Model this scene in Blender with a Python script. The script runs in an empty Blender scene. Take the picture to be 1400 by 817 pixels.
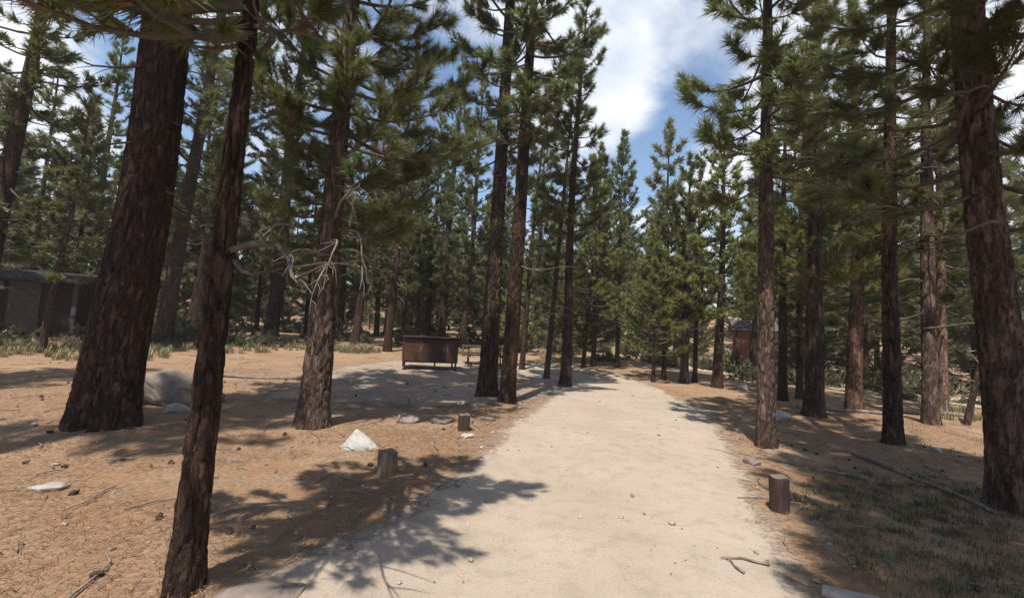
import bpy, math, random
import numpy as np
from mathutils import Matrix, Vector

rng = np.random.default_rng(11)
SC = bpy.context.scene
COL = SC.collection
TAU = 2 * math.pi

# ------------------------------------------------------------------ terrain
def smooth01(t):
    t = np.clip(t, 0, 1)
    return t * t * (3 - 2 * t)

# low heaps of needles and soil round the big trunk feet
MOUNDS = [(-5.29, 5.91, .10, .75), (-1.80, 2.66, .04, .38), (-2.89, 6.72, .07, .5), (-.46, 10.33, .07, .5), (.02, 9.79, .06, .45), (4.06, 6.94, .06, .42),
          (6.6, 7.59, .05, .42), (5.34, 4.67, .08, .55), (7.05, 10.17, .07, .5), (9.53, 9.97, .06, .5), (1.72, 13.1, .05, .45), (8.93, 11.42, .06, .5)]
def gz(x, y, micro=True):
    x = np.asarray(x, float); y = np.asarray(y, float)
    s = y - 14 - 0.35 * (x + 4)
    a = .05 * .5 * (s + np.sqrt(s * s + 9)); a = 1.2 * np.tanh(a / 1.2)
    r = np.hypot(x, y)
    z = a + 8 * smooth01((r - 32) / 100) + 9 * smooth01((r - 130) / 300)
    for mx_, my_, mh_, ms_ in MOUNDS:
        z = z + mh_ * np.exp(-((x - mx_) ** 2 + (y - my_) ** 2) / (2 * ms_ * ms_))
    if micro:
        f = np.exp(-(r / 22) ** 2)
        z = z + f * (.022 * np.sin(.9 * x + 1.3) * np.sin(1.1 * y + .4) + .013 * np.sin(2.1 * x + 1.7 * y)
                     + .010 * np.sin(3.3 * x - 1.2 * y + 2.))
    return z

def G(x, y):
    return float(gz(x, y))

# ------------------------------------------------------------------ numpy noise
def hash2(i, j, k=0):
    n = (i * 374761393 + j * 668265263 + k * 974634533) & 0xffffffff
    n = ((n ^ (n >> 13)) * 1274126177) & 0xffffffff
    n = n ^ (n >> 16)
    return (n & 0xffff) / 65535.0

def vnoise(x, y, k=0):
    xi = np.floor(x).astype(np.int64); yi = np.floor(y).astype(np.int64)
    fx = smooth01(x - xi); fy = smooth01(y - yi)
    a = hash2(xi, yi, k); b = hash2(xi + 1, yi, k); c = hash2(xi, yi + 1, k); d = hash2(xi + 1, yi + 1, k)
    return (a * (1 - fx) + b * fx) * (1 - fy) + (c * (1 - fx) + d * fx) * fy

def fbm(x, y, k=0, o=4):
    s = 0; a = .5
    for q in range(o):
        s = s + a * vnoise(x, y, k + q); x = x * 2.03; y = y * 2.03; a *= .5
    return s

def worley_gap(u, v, nu, k=0):
    """F2-F1 of a jittered grid that wraps every nu cells in u."""
    ui = np.floor(u).astype(np.int64); vi = np.floor(v).astype(np.int64)
    f1 = np.full(u.shape, 9.); f2 = np.full(u.shape, 9.)
    for du in (-1, 0, 1):
        for dv in (-1, 0, 1):
            cu = ui + du; cv = vi + dv
            wu = np.mod(cu, nu)
            px = cu + hash2(wu, cv, k); py = cv + hash2(wu, cv, k + 7)
            d = np.hypot(px - u, py - v)
            f2 = np.where(d < f1, f1, np.minimum(f2, d)); f1 = np.minimum(f1, d)
    return f2 - f1

# ------------------------------------------------------------------ mesh builders
class Mesh:
    """collects vertices and faces (tris / quads) with material slots, links ONE object"""
    def __init__(s):
        s.V = []; s.T = []; s.n = 0
    def add(s, V, F, slot=0, smooth=True):
        V = np.asarray(V, np.float32).reshape(-1, 3); F = np.asarray(F, np.int64)
        s.V.append(V); s.T.append((F + s.n, slot, smooth)); s.n += len(V)
    def build(s, name, mats, parent=None, attrs=None):
        me = bpy.data.meshes.new(name)
        V = np.concatenate(s.V) if s.V else np.zeros((0, 3), np.float32)
        me.vertices.add(len(V)); me.vertices.foreach_set('co', V.ravel())
        loops = np.concatenate([f.ravel() for f, _, _ in s.T])
        tot = np.concatenate([np.full(len(f), f.shape[1]) for f, _, _ in s.T])
        start = np.concatenate([[0], np.cumsum(tot)[:-1]])
        me.loops.add(len(loops)); me.loops.foreach_set('vertex_index', loops.astype(np.int32))
        me.polygons.add(len(tot))
        me.polygons.foreach_set('loop_start', start.astype(np.int32))
        me.polygons.foreach_set('material_index', np.concatenate([np.full(len(f), sl) for f, sl, _ in s.T]).astype(np.int32))
        me.polygons.foreach_set('use_smooth', np.concatenate([np.full(len(f), sm) for f, _, sm in s.T]))
        for m in (mats if isinstance(mats, (list, tuple)) else [mats]):
            me.materials.append(m)
        if attrs:
            for an, arr in attrs.items():
                at = me.attributes.new(an, 'FLOAT', 'POINT'); at.data.foreach_set('value', np.asarray(arr, np.float32))
        me.update(); me.validate()
        o = bpy.data.objects.new(name, me); COL.objects.link(o)
        if parent is not None: o.parent = parent
        return o

def tag(o, label=None, cat=None, group=None, kind=None):
    if label: o['label'] = label
    if cat: o['category'] = cat
    if group: o['group'] = group
    if kind: o['kind'] = kind
    return o

def empty(name, loc, rz=0, label=None, cat=None, group=None):
    o = bpy.data.objects.new(name, None); COL.objects.link(o)
    o.empty_display_size = .2
    o.location = loc; o.rotation_euler = (0, 0, rz)
    return tag(o, label, cat, group)

def tube(m, P, Rr, seg=6, slot=0, cap=True):
    P = np.asarray(P, float); Rr = np.asarray(Rr, float)
    t = np.gradient(P, axis=0); t /= np.linalg.norm(t, axis=1, keepdims=True) + 1e-9
    ref = np.array([0, 0, 1.]) if abs(t[0, 2]) < .8 else np.array([1., 0, 0])
    a = np.cross(t, ref); a /= np.linalg.norm(a, axis=1, keepdims=True) + 1e-9
    b = np.cross(t, a)
    th = np.arange(seg) * TAU / seg
    ring = a[:, None, :] * np.cos(th)[None, :, None] + b[:, None, :] * np.sin(th)[None, :, None]
    V = P[:, None, :] + ring * Rr[:, None, None]
    n = len(P)
    i = np.arange(n - 1)[:, None] * seg + np.arange(seg)[None]
    j = np.arange(n - 1)[:, None] * seg + (np.arange(seg)[None] + 1) % seg
    F = np.stack([i, i + 0, j, j], -1)
    F = np.stack([i, j, j + seg, i + seg], -1).reshape(-1, 4)
    m.add(V.reshape(-1, 3), F, slot)
    if cap:
        m.add(np.concatenate([V[0], V[-1]]), np.array([list(range(seg))[::-1]]), slot, False)
        m.add(V[-1], np.array([list(range(seg))]), slot, False)

def box(m, c, s, slot=0, rot=None, bev=.0, smooth=False):
    """bevelled box, centre c, full size s"""
    hx, hy, hz = [q / 2 for q in s]
    b = min(bev, hx * .9, hy * .9, hz * .9)
    if b <= 0:
        V = np.array([[sx * hx, sy * hy, sz * hz] for sx in (-1, 1) for sy in (-1, 1) for sz in (-1, 1)])
        F = np.array([[0, 1, 3, 2], [4, 6, 7, 5], [0, 4, 5, 1], [2, 3, 7, 6], [0, 2, 6, 4], [1, 5, 7, 3]])
        if rot is not None: V = V @ np.array(rot).T
        m.add(V + np.array(c), F, slot, smooth); return
    import bmesh
    bm = bmesh.new(); bmesh.ops.create_cube(bm, size=1)
    for v in bm.verts: v.co = (v.co.x * s[0], v.co.y * s[1], v.co.z * s[2])
    bmesh.ops.bevel(bm, geom=list(bm.edges), offset=b, segments=2, profile=.5, affect='EDGES')
    bmesh.ops.triangulate(bm, faces=list(bm.faces))
    bm.verts.index_update()
    V = np.array([v.co[:] for v in bm.verts]); F = np.array([[v.index for v in f.verts] for f in bm.faces]); bm.free()
    if rot is not None: V = V @ np.array(rot).T
    m.add(V + np.array(c), F, slot, smooth)

def rotz(a):
    c, s = math.cos(a), math.sin(a)
    return np.array([[c, -s, 0], [s, c, 0], [0, 0, 1.]])
def roty(a):
    c, s = math.cos(a), math.sin(a)
    return np.array([[c, 0, s], [0, 1, 0], [-s, 0, c]])
def rotx(a):
    c, s = math.cos(a), math.sin(a)
    return np.array([[1, 0, 0], [0, c, -s], [0, s, c]])

# ------------------------------------------------------------------ materials
class NT:
    def __init__(s, name):
        s.mat = bpy.data.materials.new(name); s.mat.use_nodes = True
        s.t = s.mat.node_tree; s.t.nodes.clear()
        s.out = s.n('ShaderNodeOutputMaterial')
    def n(s, typ, **kw):
        nd = s.t.nodes.new(typ)
        for k, v in kw.items():
            if k.startswith('i_'):
                key = k[2:]; key = int(key) if key.isdigit() else key.replace('_', ' ')
                nd.inputs[key].default_value = v
            else: setattr(nd, k, v)
        return nd
    def l(s, a, b): s.t.links.new(a, b)
    def coord(s, kind='Object', scale=(1, 1, 1), src=None):
        mp = s.n('ShaderNodeMapping'); mp.inputs['Scale'].default_value = scale
        if src is None:
            tc = s.n('ShaderNodeTexCoord'); src = tc.outputs[kind]
        s.l(src, mp.inputs[0]); return mp.outputs[0]
    def noise(s, vec, scale, detail=4, rough=.55, dist=0):
        nd = s.n('ShaderNodeTexNoise'); nd.inputs['Scale'].default_value = scale
        nd.inputs['Detail'].default_value = detail; nd.inputs['Roughness'].default_value = rough
        nd.inputs['Distortion'].default_value = dist
        s.l(vec, nd.inputs['Vector']); return nd.outputs['Fac']
    def ramp(s, fac, stops, interp='LINEAR'):
        nd = s.n('ShaderNodeValToRGB'); cr = nd.color_ramp; cr.interpolation = interp
        while len(cr.elements) < len(stops): cr.elements.new(.5)
        for e, (p, c) in zip(cr.elements, stops):
            e.position = p; e.color = (*c, 1) if len(c) == 3 else c
        s.l(fac, nd.inputs[0]); return nd.outputs[0]
    def mix(s, fac, a, b, typ='MIX'):
        nd = s.n('ShaderNodeMix', data_type='RGBA', blend_type=typ)
        if isinstance(fac, (int, float)): nd.inputs[0].default_value = fac
        else: s.l(fac, nd.inputs[0])
        for k, v in ((6, a), (7, b)):
            if isinstance(v, tuple): nd.inputs[k].default_value = (*v, 1) if len(v) == 3 else v
            else: s.l(v, nd.inputs[k])
        return nd.outputs[2]
    def math(s, op, a, b=None, c=None):
        nd = s.n('ShaderNodeMath', operation=op)
        for k, v in enumerate((a, b, c)):
            if v is None: continue
            if isinstance(v, (int, float)): nd.inputs[k].default_value = v
            else: s.l(v, nd.inputs[k])
        return nd.outputs[0]
    def bump(s, h, strength, dist=.02):
        nd = s.n('ShaderNodeBump'); nd.inputs['Strength'].default_value = strength
        nd.inputs['Distance'].default_value = dist; s.l(h, nd.inputs['Height']); return nd.outputs[0]
    def bsdf(s, col, rough=.9, normal=None, metal=0, spec=.25):
        b = s.n('ShaderNodeBsdfPrincipled')
        if isinstance(col, tuple): b.inputs['Base Color'].default_value = (*col, 1)
        else: s.l(col, b.inputs['Base Color'])
        if isinstance(rough, (int, float)): b.inputs['Roughness'].default_value = rough
        else: s.l(rough, b.inputs['Roughness'])
        b.inputs['Metallic'].default_value = metal
        b.inputs['Specular IOR Level'].default_value = spec
        if normal is not None: s.l(normal, b.inputs['Normal'])
        return b.outputs[0]
    def done(s, sh):
        s.l(sh, s.out.inputs['Surface']); return s.mat

def litter_color(k):
    """colour of the needle-covered forest floor, from world position"""
    p = k.coord('Object')
    big = k.noise(p, .35, 4, .6); mid = k.noise(p, 1.7, 5, .65); fine = k.noise(p, 22, 5, .75)
    st = k.coord('Object', (6, 30, 6)); streak = k.noise(st, 2.2, 4, .7, .6)
    c = k.ramp(fine, [(.25, (.10, .058, .036)), (.48, (.225, .142, .084)), (.62, (.31, .205, .13)), (.78, (.42, .325, .23))])
    c = k.mix(k.math('MULTIPLY', k.ramp(big, [(.42, (0, 0, 0)), (.66, (1, 1, 1))]), .55), c, (.36, .255, .17))
    c = k.mix(k.math('MULTIPLY', k.ramp(mid, [(.46, (0, 0, 0)), (.66, (1, 1, 1))]), .7), c, (.245, .132, .066))
    c = k.mix(k.math('MULTIPLY', k.ramp(streak, [(.55, (0, 0, 0)), (.75, (1, 1, 1))]), .45), c, (.13, .075, .045))
    return c, fine, streak

def mat_ground():
    k = NT('forest_floor')
    c, fine, streak = litter_color(k)
    h = k.math('ADD', fine, k.math('MULTIPLY', streak, .6))
    return k.done(k.bsdf(c, .95, k.bump(h, .7, .025)))

def mat_dust(name, base, light, dark, tracks=False):
    """bare sandy soil; its ragged edge lets the litter below show through"""
    k = NT(name)
    p = k.coord('Object')
    n1 = k.noise(p, .8, 4, .6); n2 = k.noise(p, 5, 5, .6); n3 = k.noise(p, 60, 4, .7)
    c = k.mix(k.ramp(n1, [(.35, (0, 0, 0)), (.65, (1, 1, 1))]), base, light)
    c = k.mix(k.math('MULTIPLY', k.ramp(n2, [(.5, (0, 0, 0)), (.72, (1, 1, 1))]), .55), c, dark)
    c = k.mix(k.math('MULTIPLY', k.ramp(n3, [(.54, (0, 0, 0)), (.70, (1, 1, 1))]), .55), c, tuple(q * .6 for q in dark))
    c = k.mix(k.math('MULTIPLY', k.ramp(n3, [(.26, (1, 1, 1)), (.42, (0, 0, 0))]), .35), c, tuple(min(.7, q * 1.25) for q in light))
    h = k.math('ADD', n3, k.math('MULTIPLY', n2, 1.5))
    sh = k.bsdf(c, .95, k.bump(h, .45, .02))
    at = k.n('ShaderNodeAttribute', attribute_name='edge')
    e = at.outputs['Fac']
    rag = k.math('ADD', k.math('MULTIPLY', k.noise(p, 2.2, 6, .7), .9), k.math('MULTIPLY', k.noise(p, 16, 4, .7), .5))
    f = k.math('ADD', e, k.math('SUBTRACT', rag, .70))
    f = k.ramp(f, [(.40, (0, 0, 0)), (.62, (1, 1, 1))])
    tr = k.n('ShaderNodeBsdfTransparent'); mx = k.n('ShaderNodeMixShader')
    k.l(f, mx.inputs[0]); k.l(tr.outputs[0], mx.inputs[1]); k.l(sh, mx.inputs[2])
    return k.done(mx.outputs[0])

def mat_bark(name, plate, plate2, groove, scale=1.):
    k = NT(name)
    info = k.n('ShaderNodeObjectInfo')
    tc = k.n('ShaderNodeTexCoord')
    add = k.n('ShaderNodeVectorMath', operation='ADD')
    sc = k.n('ShaderNodeVectorMath', operation='SCALE'); sc.inputs['Scale'].default_value = 37
    cmb = k.n('ShaderNodeCombineXYZ')
    k.l(info.outputs['Random'], cmb.inputs[0]); k.l(info.outputs['Random'], cmb.inputs[2])
    k.l(cmb.outputs[0], sc.inputs[0]); k.l(tc.outputs['Object'], add.inputs[0]); k.l(sc.outputs[0], add.inputs[1])
    p = k.coord(scale=(9 * scale, 9 * scale, 2.0 * scale), src=add.outputs[0])
    wob = k.n('ShaderNodeTexNoise'); wob.inputs['Scale'].default_value = 1.3; wob.inputs['Detail'].default_value = 6; wob.inputs['Roughness'].default_value = .65
    k.l(p, wob.inputs['Vector'])
    pw = k.n('ShaderNodeVectorMath', operation='ADD'); k.l(p, pw.inputs[0])
    ws = k.n('ShaderNodeVectorMath', operation='SCALE'); ws.inputs['Scale'].default_value = 2.4
    k.l(wob.outputs['Color'], ws.inputs[0]); k.l(ws.outputs[0], pw.inputs[1])
    vo = k.n('ShaderNodeTexVoronoi', feature='DISTANCE_TO_EDGE'); vo.inputs['Scale'].default_value = 1.
    k.l(pw.outputs[0], vo.inputs['Vector'])
    d = vo.outputs['Distance']
    fl = k.noise(k.coord(scale=(30, 30, 7), src=add.outputs[0]), 1.4, 5, .7)
    lg = k.noise(k.coord(scale=(1.5, 1.5, .7), src=add.outputs[0]), 1.3, 4, .6)
    c = k.mix(k.ramp(fl, [(.35, (0, 0, 0)), (.68, (1, 1, 1))]), plate, plate2)
    c = k.mix(k.math('MULTIPLY', k.ramp(lg, [(.4, (0, 0, 0)), (.7, (1, 1, 1))]), .5), c, groove)
    c = k.mix(k.math('MULTIPLY', k.ramp(d, [(.0, (1, 1, 1)), (.11, (0, 0, 0))]), k.ramp(lg, [(.3, (.45, .45, .45)), (.6, (.95, .95, .95))])), c, groove)
    fk = k.noise(k.coord(scale=(16, 16, 5), src=add.outputs[0]), 1.6, 4, .75)
    c = k.mix(k.math('MULTIPLY', k.ramp(fk, [(.56, (0, 0, 0)), (.66, (1, 1, 1))]), .6), c, tuple(min(.6, q * 1.5) for q in plate2))
    hs = k.n('ShaderNodeHueSaturation')
    k.l(k.math('ADD', .78, k.math('MULTIPLY', info.outputs['Random'], .5)), hs.inputs['Value'])
    k.l(k.math('ADD', 1.15, k.math('MULTIPLY', info.outputs['Random'], -.25)), hs.inputs['Saturation'])
    k.l(c, hs.inputs['Color']); c = hs.outputs[0]
    h = k.math('ADD', k.ramp(d, [(0, (0, 0, 0)), (.2, (1, 1, 1))]), k.math('MULTIPLY', fl, .5))
    return k.done(k.bsdf(c, .92, k.bump(h, .9, .03), spec=.15))

def mat_needles(name, a, b, c, trans=.35):
    k = NT(name)
    info = k.n('ShaderNodeObjectInfo')
    p = k.coord('Object')
    n = k.noise(p, 1.1, 3, .6); n2 = k.noise(p, 9, 3, .6)
    col = k.ramp(k.math('ADD', k.math('MULTIPLY', n, .6), k.math('MULTIPLY', n2, .4)), [(.30, a), (.52, b), (.74, c)])
    hsv = k.n('ShaderNodeHueSaturation')
    k.l(k.math('ADD', .472, k.math('MULTIPLY', info.outputs['Random'], .026)), hsv.inputs['Hue'])
    k.l(k.math('ADD', .8, k.math('MULTIPLY', info.outputs['Random'], .4)), hsv.inputs['Value'])
    k.l(col, hsv.inputs['Color'])
    d = k.n('ShaderNodeBsdfDiffuse'); k.l(hsv.outputs[0], d.inputs['Color'])
    t = k.n('ShaderNodeBsdfTranslucent'); k.l(hsv.outputs[0], t.inputs['Color'])
    g = k.n('ShaderNodeBsdfGlossy'); g.inputs['Roughness'].default_value = .45; g.inputs['Color'].default_value = (.9, .95, .85, 1)
    m1 = k.n('ShaderNodeMixShader'); m1.inputs[0].default_value = trans
    k.l(d.outputs[0], m1.inputs[1]); k.l(t.outputs[0], m1.inputs[2])
    m2 = k.n('ShaderNodeMixShader'); m2.inputs[0].default_value = .035
    k.l(m1.outputs[0], m2.inputs[1]); k.l(g.outputs[0], m2.inputs[2])
    return k.done(m2.outputs[0])

def mat_simple(name, a, b, scale=6, rough=.8, metal=0, bump=.2, spec=.3, sc=(1, 1, 1), det=5):
    k = NT(name)
    p = k.coord('Object', sc)
    n = k.noise(p, scale, det, .65)
    c = k.ramp(n, [(.3, a), (.7, b)])
    return k.done(k.bsdf(c, rough, k.bump(n, bump, .01), metal, spec))

M = {}
M['ground'] = mat_ground()
M['road'] = mat_dust('road_sand', (.335, .268, .205), (.385, .312, .245), (.235, .184, .14))
M['pad'] = mat_dust('camp_dust', (.27, .205, .155), (.32, .25, .195), (.19, .14, .105))
M['bark'] = mat_bark('shaded_pine_bark', (.060, .036, .026), (.110, .068, .050), (.020, .014, .012))  # darkened to stand in for shade; sunlit trunks take the red and pale barks
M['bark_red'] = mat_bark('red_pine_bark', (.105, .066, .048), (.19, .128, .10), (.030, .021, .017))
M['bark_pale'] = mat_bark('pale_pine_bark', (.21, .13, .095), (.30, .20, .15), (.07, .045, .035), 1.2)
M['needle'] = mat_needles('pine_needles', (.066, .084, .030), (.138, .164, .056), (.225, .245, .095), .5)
M['needle_bright'] = mat_needles('young_pine_needles', (.110, .138, .042), (.215, .252, .078), (.32, .35, .13), .54)
M['needle_dry'] = mat_needles('fallen_needles', (.10, .052, .028), (.20, .115, .065), (.33, .22, .13), .1)
M['grass'] = mat_needles('grass_blades', (.045, .055, .024), (.075, .092, .036), (.14, .14, .07), .3)
M['grass_dry'] = mat_needles('dry_grass_blades', (.16, .15, .06), (.27, .25, .11), (.36, .32, .17), .3)
M['deadwood'] = mat_simple('dead_wood', (.10, .08, .065), (.26, .22, .185), 14, .9, 0, .5, .2, (1, 1, .25))
M['twig'] = mat_simple('bare_twig', (.05, .038, .03), (.14, .11, .09), 9, .9)
M['stone'] = mat_simple('grey_stone', (.22, .19, .165), (.42, .37, .32), 7, .9, 0, .7)
M['stone_white'] = mat_simple('white_granite', (.27, .255, .23), (.46, .435, .39), 6, .9, 0, 1.)
M['stone_brown'] = mat_simple('dusty_stone', (.14, .11, .09), (.25, .20, .165), 5, .92, 0, .8)
M['stone_dusty'] = mat_simple('dust_covered_granite', (.13, .105, .088), (.24, .198, .165), 4, .92, 0, 1., .2, (1, 1, 1), 9)
M['post'] = mat_simple('shaded_weathered_post', (.028, .02, .016), (.07, .05, .038), 10, .9, 0, .7, .2, (4, 4, .5))  # post wood darkened in place of the shade falling on it
M['post_sunlit'] = mat_simple('sunlit_weathered_post', (.09, .062, .043), (.20, .145, .10), 10, .9, 0, .7, .2, (4, 4, .5))  # lighter copy for the post whose face catches the sun
M['post_end'] = mat_simple('cut_post_end', (.11, .08, .058), (.20, .15, .11), 20, .9)
M['locker'] = mat_simple('brown_steel', (.030, .014, .010), (.055, .024, .016), 3, .55, .0, .05, .4)
M['locker_red'] = mat_simple('rust_red_steel', (.058, .022, .014), (.10, .042, .026), 5, .6, 0, .1, .4)
M['steel'] = mat_simple('dull_steel', (.12, .11, .10), (.24, .22, .20), 8, .5, .6, .05)
M['table'] = mat_simple('dark_planks', (.04, .028, .02), (.10, .07, .05), 6, .8, 0, .3, .3, (1, 8, 8))
M['cabin'] = mat_simple('dark_cabin_boards', (.026, .015, .010), (.058, .036, .026), 5, .85, 0, .5, .2, (.6, .6, 7))
M['cabin_roof'] = mat_simple('weathered_roof', (.012, .011, .010), (.034, .031, .028), 7, .8, 0, .5, .4)
M['trim'] = mat_simple('pale_trim', (.45, .44, .42), (.6, .59, .57), 4, .5)
M['grey_trim'] = mat_simple('grey_trim', (.16, .16, .16), (.24, .24, .24), 4, .5)
M['hut'] = mat_simple('red_brown_boards', (.17, .075, .055), (.26, .12, .09), 4, .85, 0, .3, .2, (6, 6, .6))
M['hut_roof'] = mat_simple('brown_shingle', (.07, .05, .04), (.13, .10, .08), 9, .9, 0, .5)
kk = NT('dark_glass'); M['glass'] = kk.done(kk.bsdf((.01, .013, .014), .12, spec=.5))

# ------------------------------------------------------------------ trees
def blades(m, P, D, n, length, width, spread, slot):
    """n needles round each shoot end P pointing along D (all arrays)"""
    T = len(P)
    if T == 0: return
    base = np.repeat(P, n, 0); d0 = np.repeat(D, n, 0)
    N = T * n
    u = rng.random((N, 1))
    base = base - d0 * (u * length * .75)
    r = rng.normal(size=(N, 3)); r /= np.linalg.norm(r, axis=1, keepdims=True)
    d = d0 * (1.05 - spread * .3 + .4 * (1 - u)) + r * spread; d /= np.linalg.norm(d, axis=1, keepdims=True)
    L = length * (.7 + .6 * rng.random((N, 1))) * np.repeat(.55 + .75 * rng.random((T, 1)), n, 0)
    s = np.cross(d, rng.normal(size=(N, 3))); s /= np.linalg.norm(s, axis=1, keepdims=True) + 1e-9
    tip = base + d * L; tip[:, 2] -= L[:, 0] * .10
    w = width * (.7 + .6 * rng.random((N, 1)))
    V = np.stack([base - s * w * .35, base + s * w * .35, base + d * L * .55 + s * w * .5, tip, base + d * L * .55 - s * w * .5], 1)
    i = np.arange(N) * 5
    V = np.stack([base - s * w * .5, base + s * w * .5, tip], 1); i = np.arange(N) * 3
    m.add(V.reshape(-1, 3), np.stack([i, i + 1, i + 2], 1), slot, False)

def crown_mesh(H, hc, R, kind, axis, tdia, needles=36, nwid=.014, nlen=.19, dens=1., asym=None, dead=8, deadmin=1.9, lod=0):
    """limbs (slot 0), needles (slot 1)"""
    m = Mesh()
    P_all = []; D_all = []
    span = H - hc
    nb = int(span * (6.5 if kind == 'tall' else 10) * dens)
    ga = rng.random() * TAU
    for q in range(nb):
        t = (q + rng.random()) / nb
        z = hc + t * span * .985
        ga += 2.4 + rng.normal() * .35
        if kind == 'tall':
            prof = (1 - t) ** .65 * (.6 + .4 * min(1, t / .3)); el = math.radians(-14 + 62 * t + rng.normal() * 10)
            L = R * prof * (.45 + .7 * rng.random())
        else:
            prof = (1 - t) ** .8 * (.75 + .25 * min(1, t / .15)); el = math.radians(6 + 52 * t + rng.normal() * 7)
            L = R * prof * (.7 + .38 * rng.random())
        if asym is not None:
            ca = math.cos(ga - asym[0]); L *= (1 + asym[1] * ca)
            if asym[1] > .7 and ca < .05: continue
        L = max(L, .22)
        a0 = axis(z)
        o = np.array([a0[0], a0[1], z])
        h = np.array([math.cos(ga), math.sin(ga), 0])
        side = np.array([-h[1], h[0], 0])
        ss = np.linspace(0, 1, 6)
        up = math.sin(el) * ss * L + L * (.16 * ss ** 2.5 - .10 * np.sin(ss * math.pi))
        out = math.cos(el) * ss * L
        bend = rng.normal() * .10 * L * ss ** 2
        B = o + out[:, None] * h + bend[:, None] * side + np.array([0, 0, 1.]) * up[:, None]
        r0 = .010 + .014 * L
        if lod < 2: tube(m, B, r0 * (1 - .8 * ss), 4 if lod else 5, 0, False)
        nt = max(4, int(L * (12 if kind == 'tall' else 12)))
        s = .30 + .70 * rng.random(nt) ** .8; s[0] = 1
        bp = np.stack([np.interp(s, ss, B[:, c]) for c in range(3)], 1)
        bd = B[np.minimum((s * 5).astype(int) + 1, 5)] - B[np.minimum((s * 5).astype(int), 4)]
        bd /= np.linalg.norm(bd, axis=1, keepdims=True) + 1e-9
        sg = np.where(rng.random(nt) < .5, -1, 1)[:, None]
        wd = bd * .75 + side * sg * (.35 + .6 * rng.random((nt, 1))) + np.array([0, 0, 1.]) * (.12 + .35 * rng.random((nt, 1)))
        wd[0] = bd[0] + np.array([0, 0, .3]); wd /= np.linalg.norm(wd, axis=1, keepdims=True)
        wl = (.16 + .34 * rng.random((nt, 1))) * min(1.2, L) * (1.15 - .6 * s[:, None]); wl[0] = .03
        tip = bp + wd * wl
        P_all.append(tip); D_all.append(wd)
        if lod == 0:
            for w in range(1, nt):
                tube(m, np.stack([bp[w], (bp[w] + tip[w]) / 2 + [0, 0, -.01], tip[w]]), np.array([.006, .005, .003]), 3, 0, False)
            mid = wl[:, 0] > .32
            P_all.append((bp + wd * wl * .55)[mid]); D_all.append(wd[mid])
    # leader shoots at the top
    a1 = axis(H * .99)
    P_all.append(np.array([[a1[0], a1[1], H]])); D_all.append(np.array([[0, 0, 1.]]))
    P = np.concatenate(P_all); D = np.concatenate(D_all)
    dry = rng.random(len(P)) < .05
    blades(m, P[~dry], D[~dry], needles, nlen, nwid, .85, 1)
    blades(m, P[dry], D[dry], needles // 2, nlen, nwid, .7, 2)
    # bare dead limbs below the crown
    for q in range(dead):
        z = deadmin + (hc + 1.2 - deadmin) * rng.random(); ga = rng.random() * TAU
        L = (.5 + 1.3 * rng.random()) * min(1, R / 2)
        a0 = axis(z); h = np.array([math.cos(ga), math.sin(ga), 0]); side = np.array([-h[1], h[0], 0])
        ss = np.linspace(0, 1, 6)
        B = np.array([a0[0], a0[1], z]) + h * (ss * L)[:, None] + np.array([0, 0, 1.]) * (-.12 * L * ss + .08 * L * np.sin(ss * 5 + q))[:, None] + side * (.1 * L * np.sin(ss * 4 + q))[:, None]
        tube(m, B, (.016 + .006 * L) * (1 - .85 * ss) * 1.0, 5, 0, False)
        for w in range(int(2 + 4 * rng.random())):
            s0 = .3 + .65 * rng.random(); bp = np.array([np.interp(s0, ss, B[:, c]) for c in range(3)])
            dv = h * .6 + side * rng.normal() * .9 + np.array([0, 0, rng.normal() * .35]); dv /= np.linalg.norm(dv)
            l2 = L * (.15 + .25 * rng.random())
            tube(m, np.stack([bp, bp + dv * l2 * .5 + [0, 0, .02], bp + dv * l2]), np.array([.007, .005, .002]), 3, 0, False)
    return m

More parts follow.
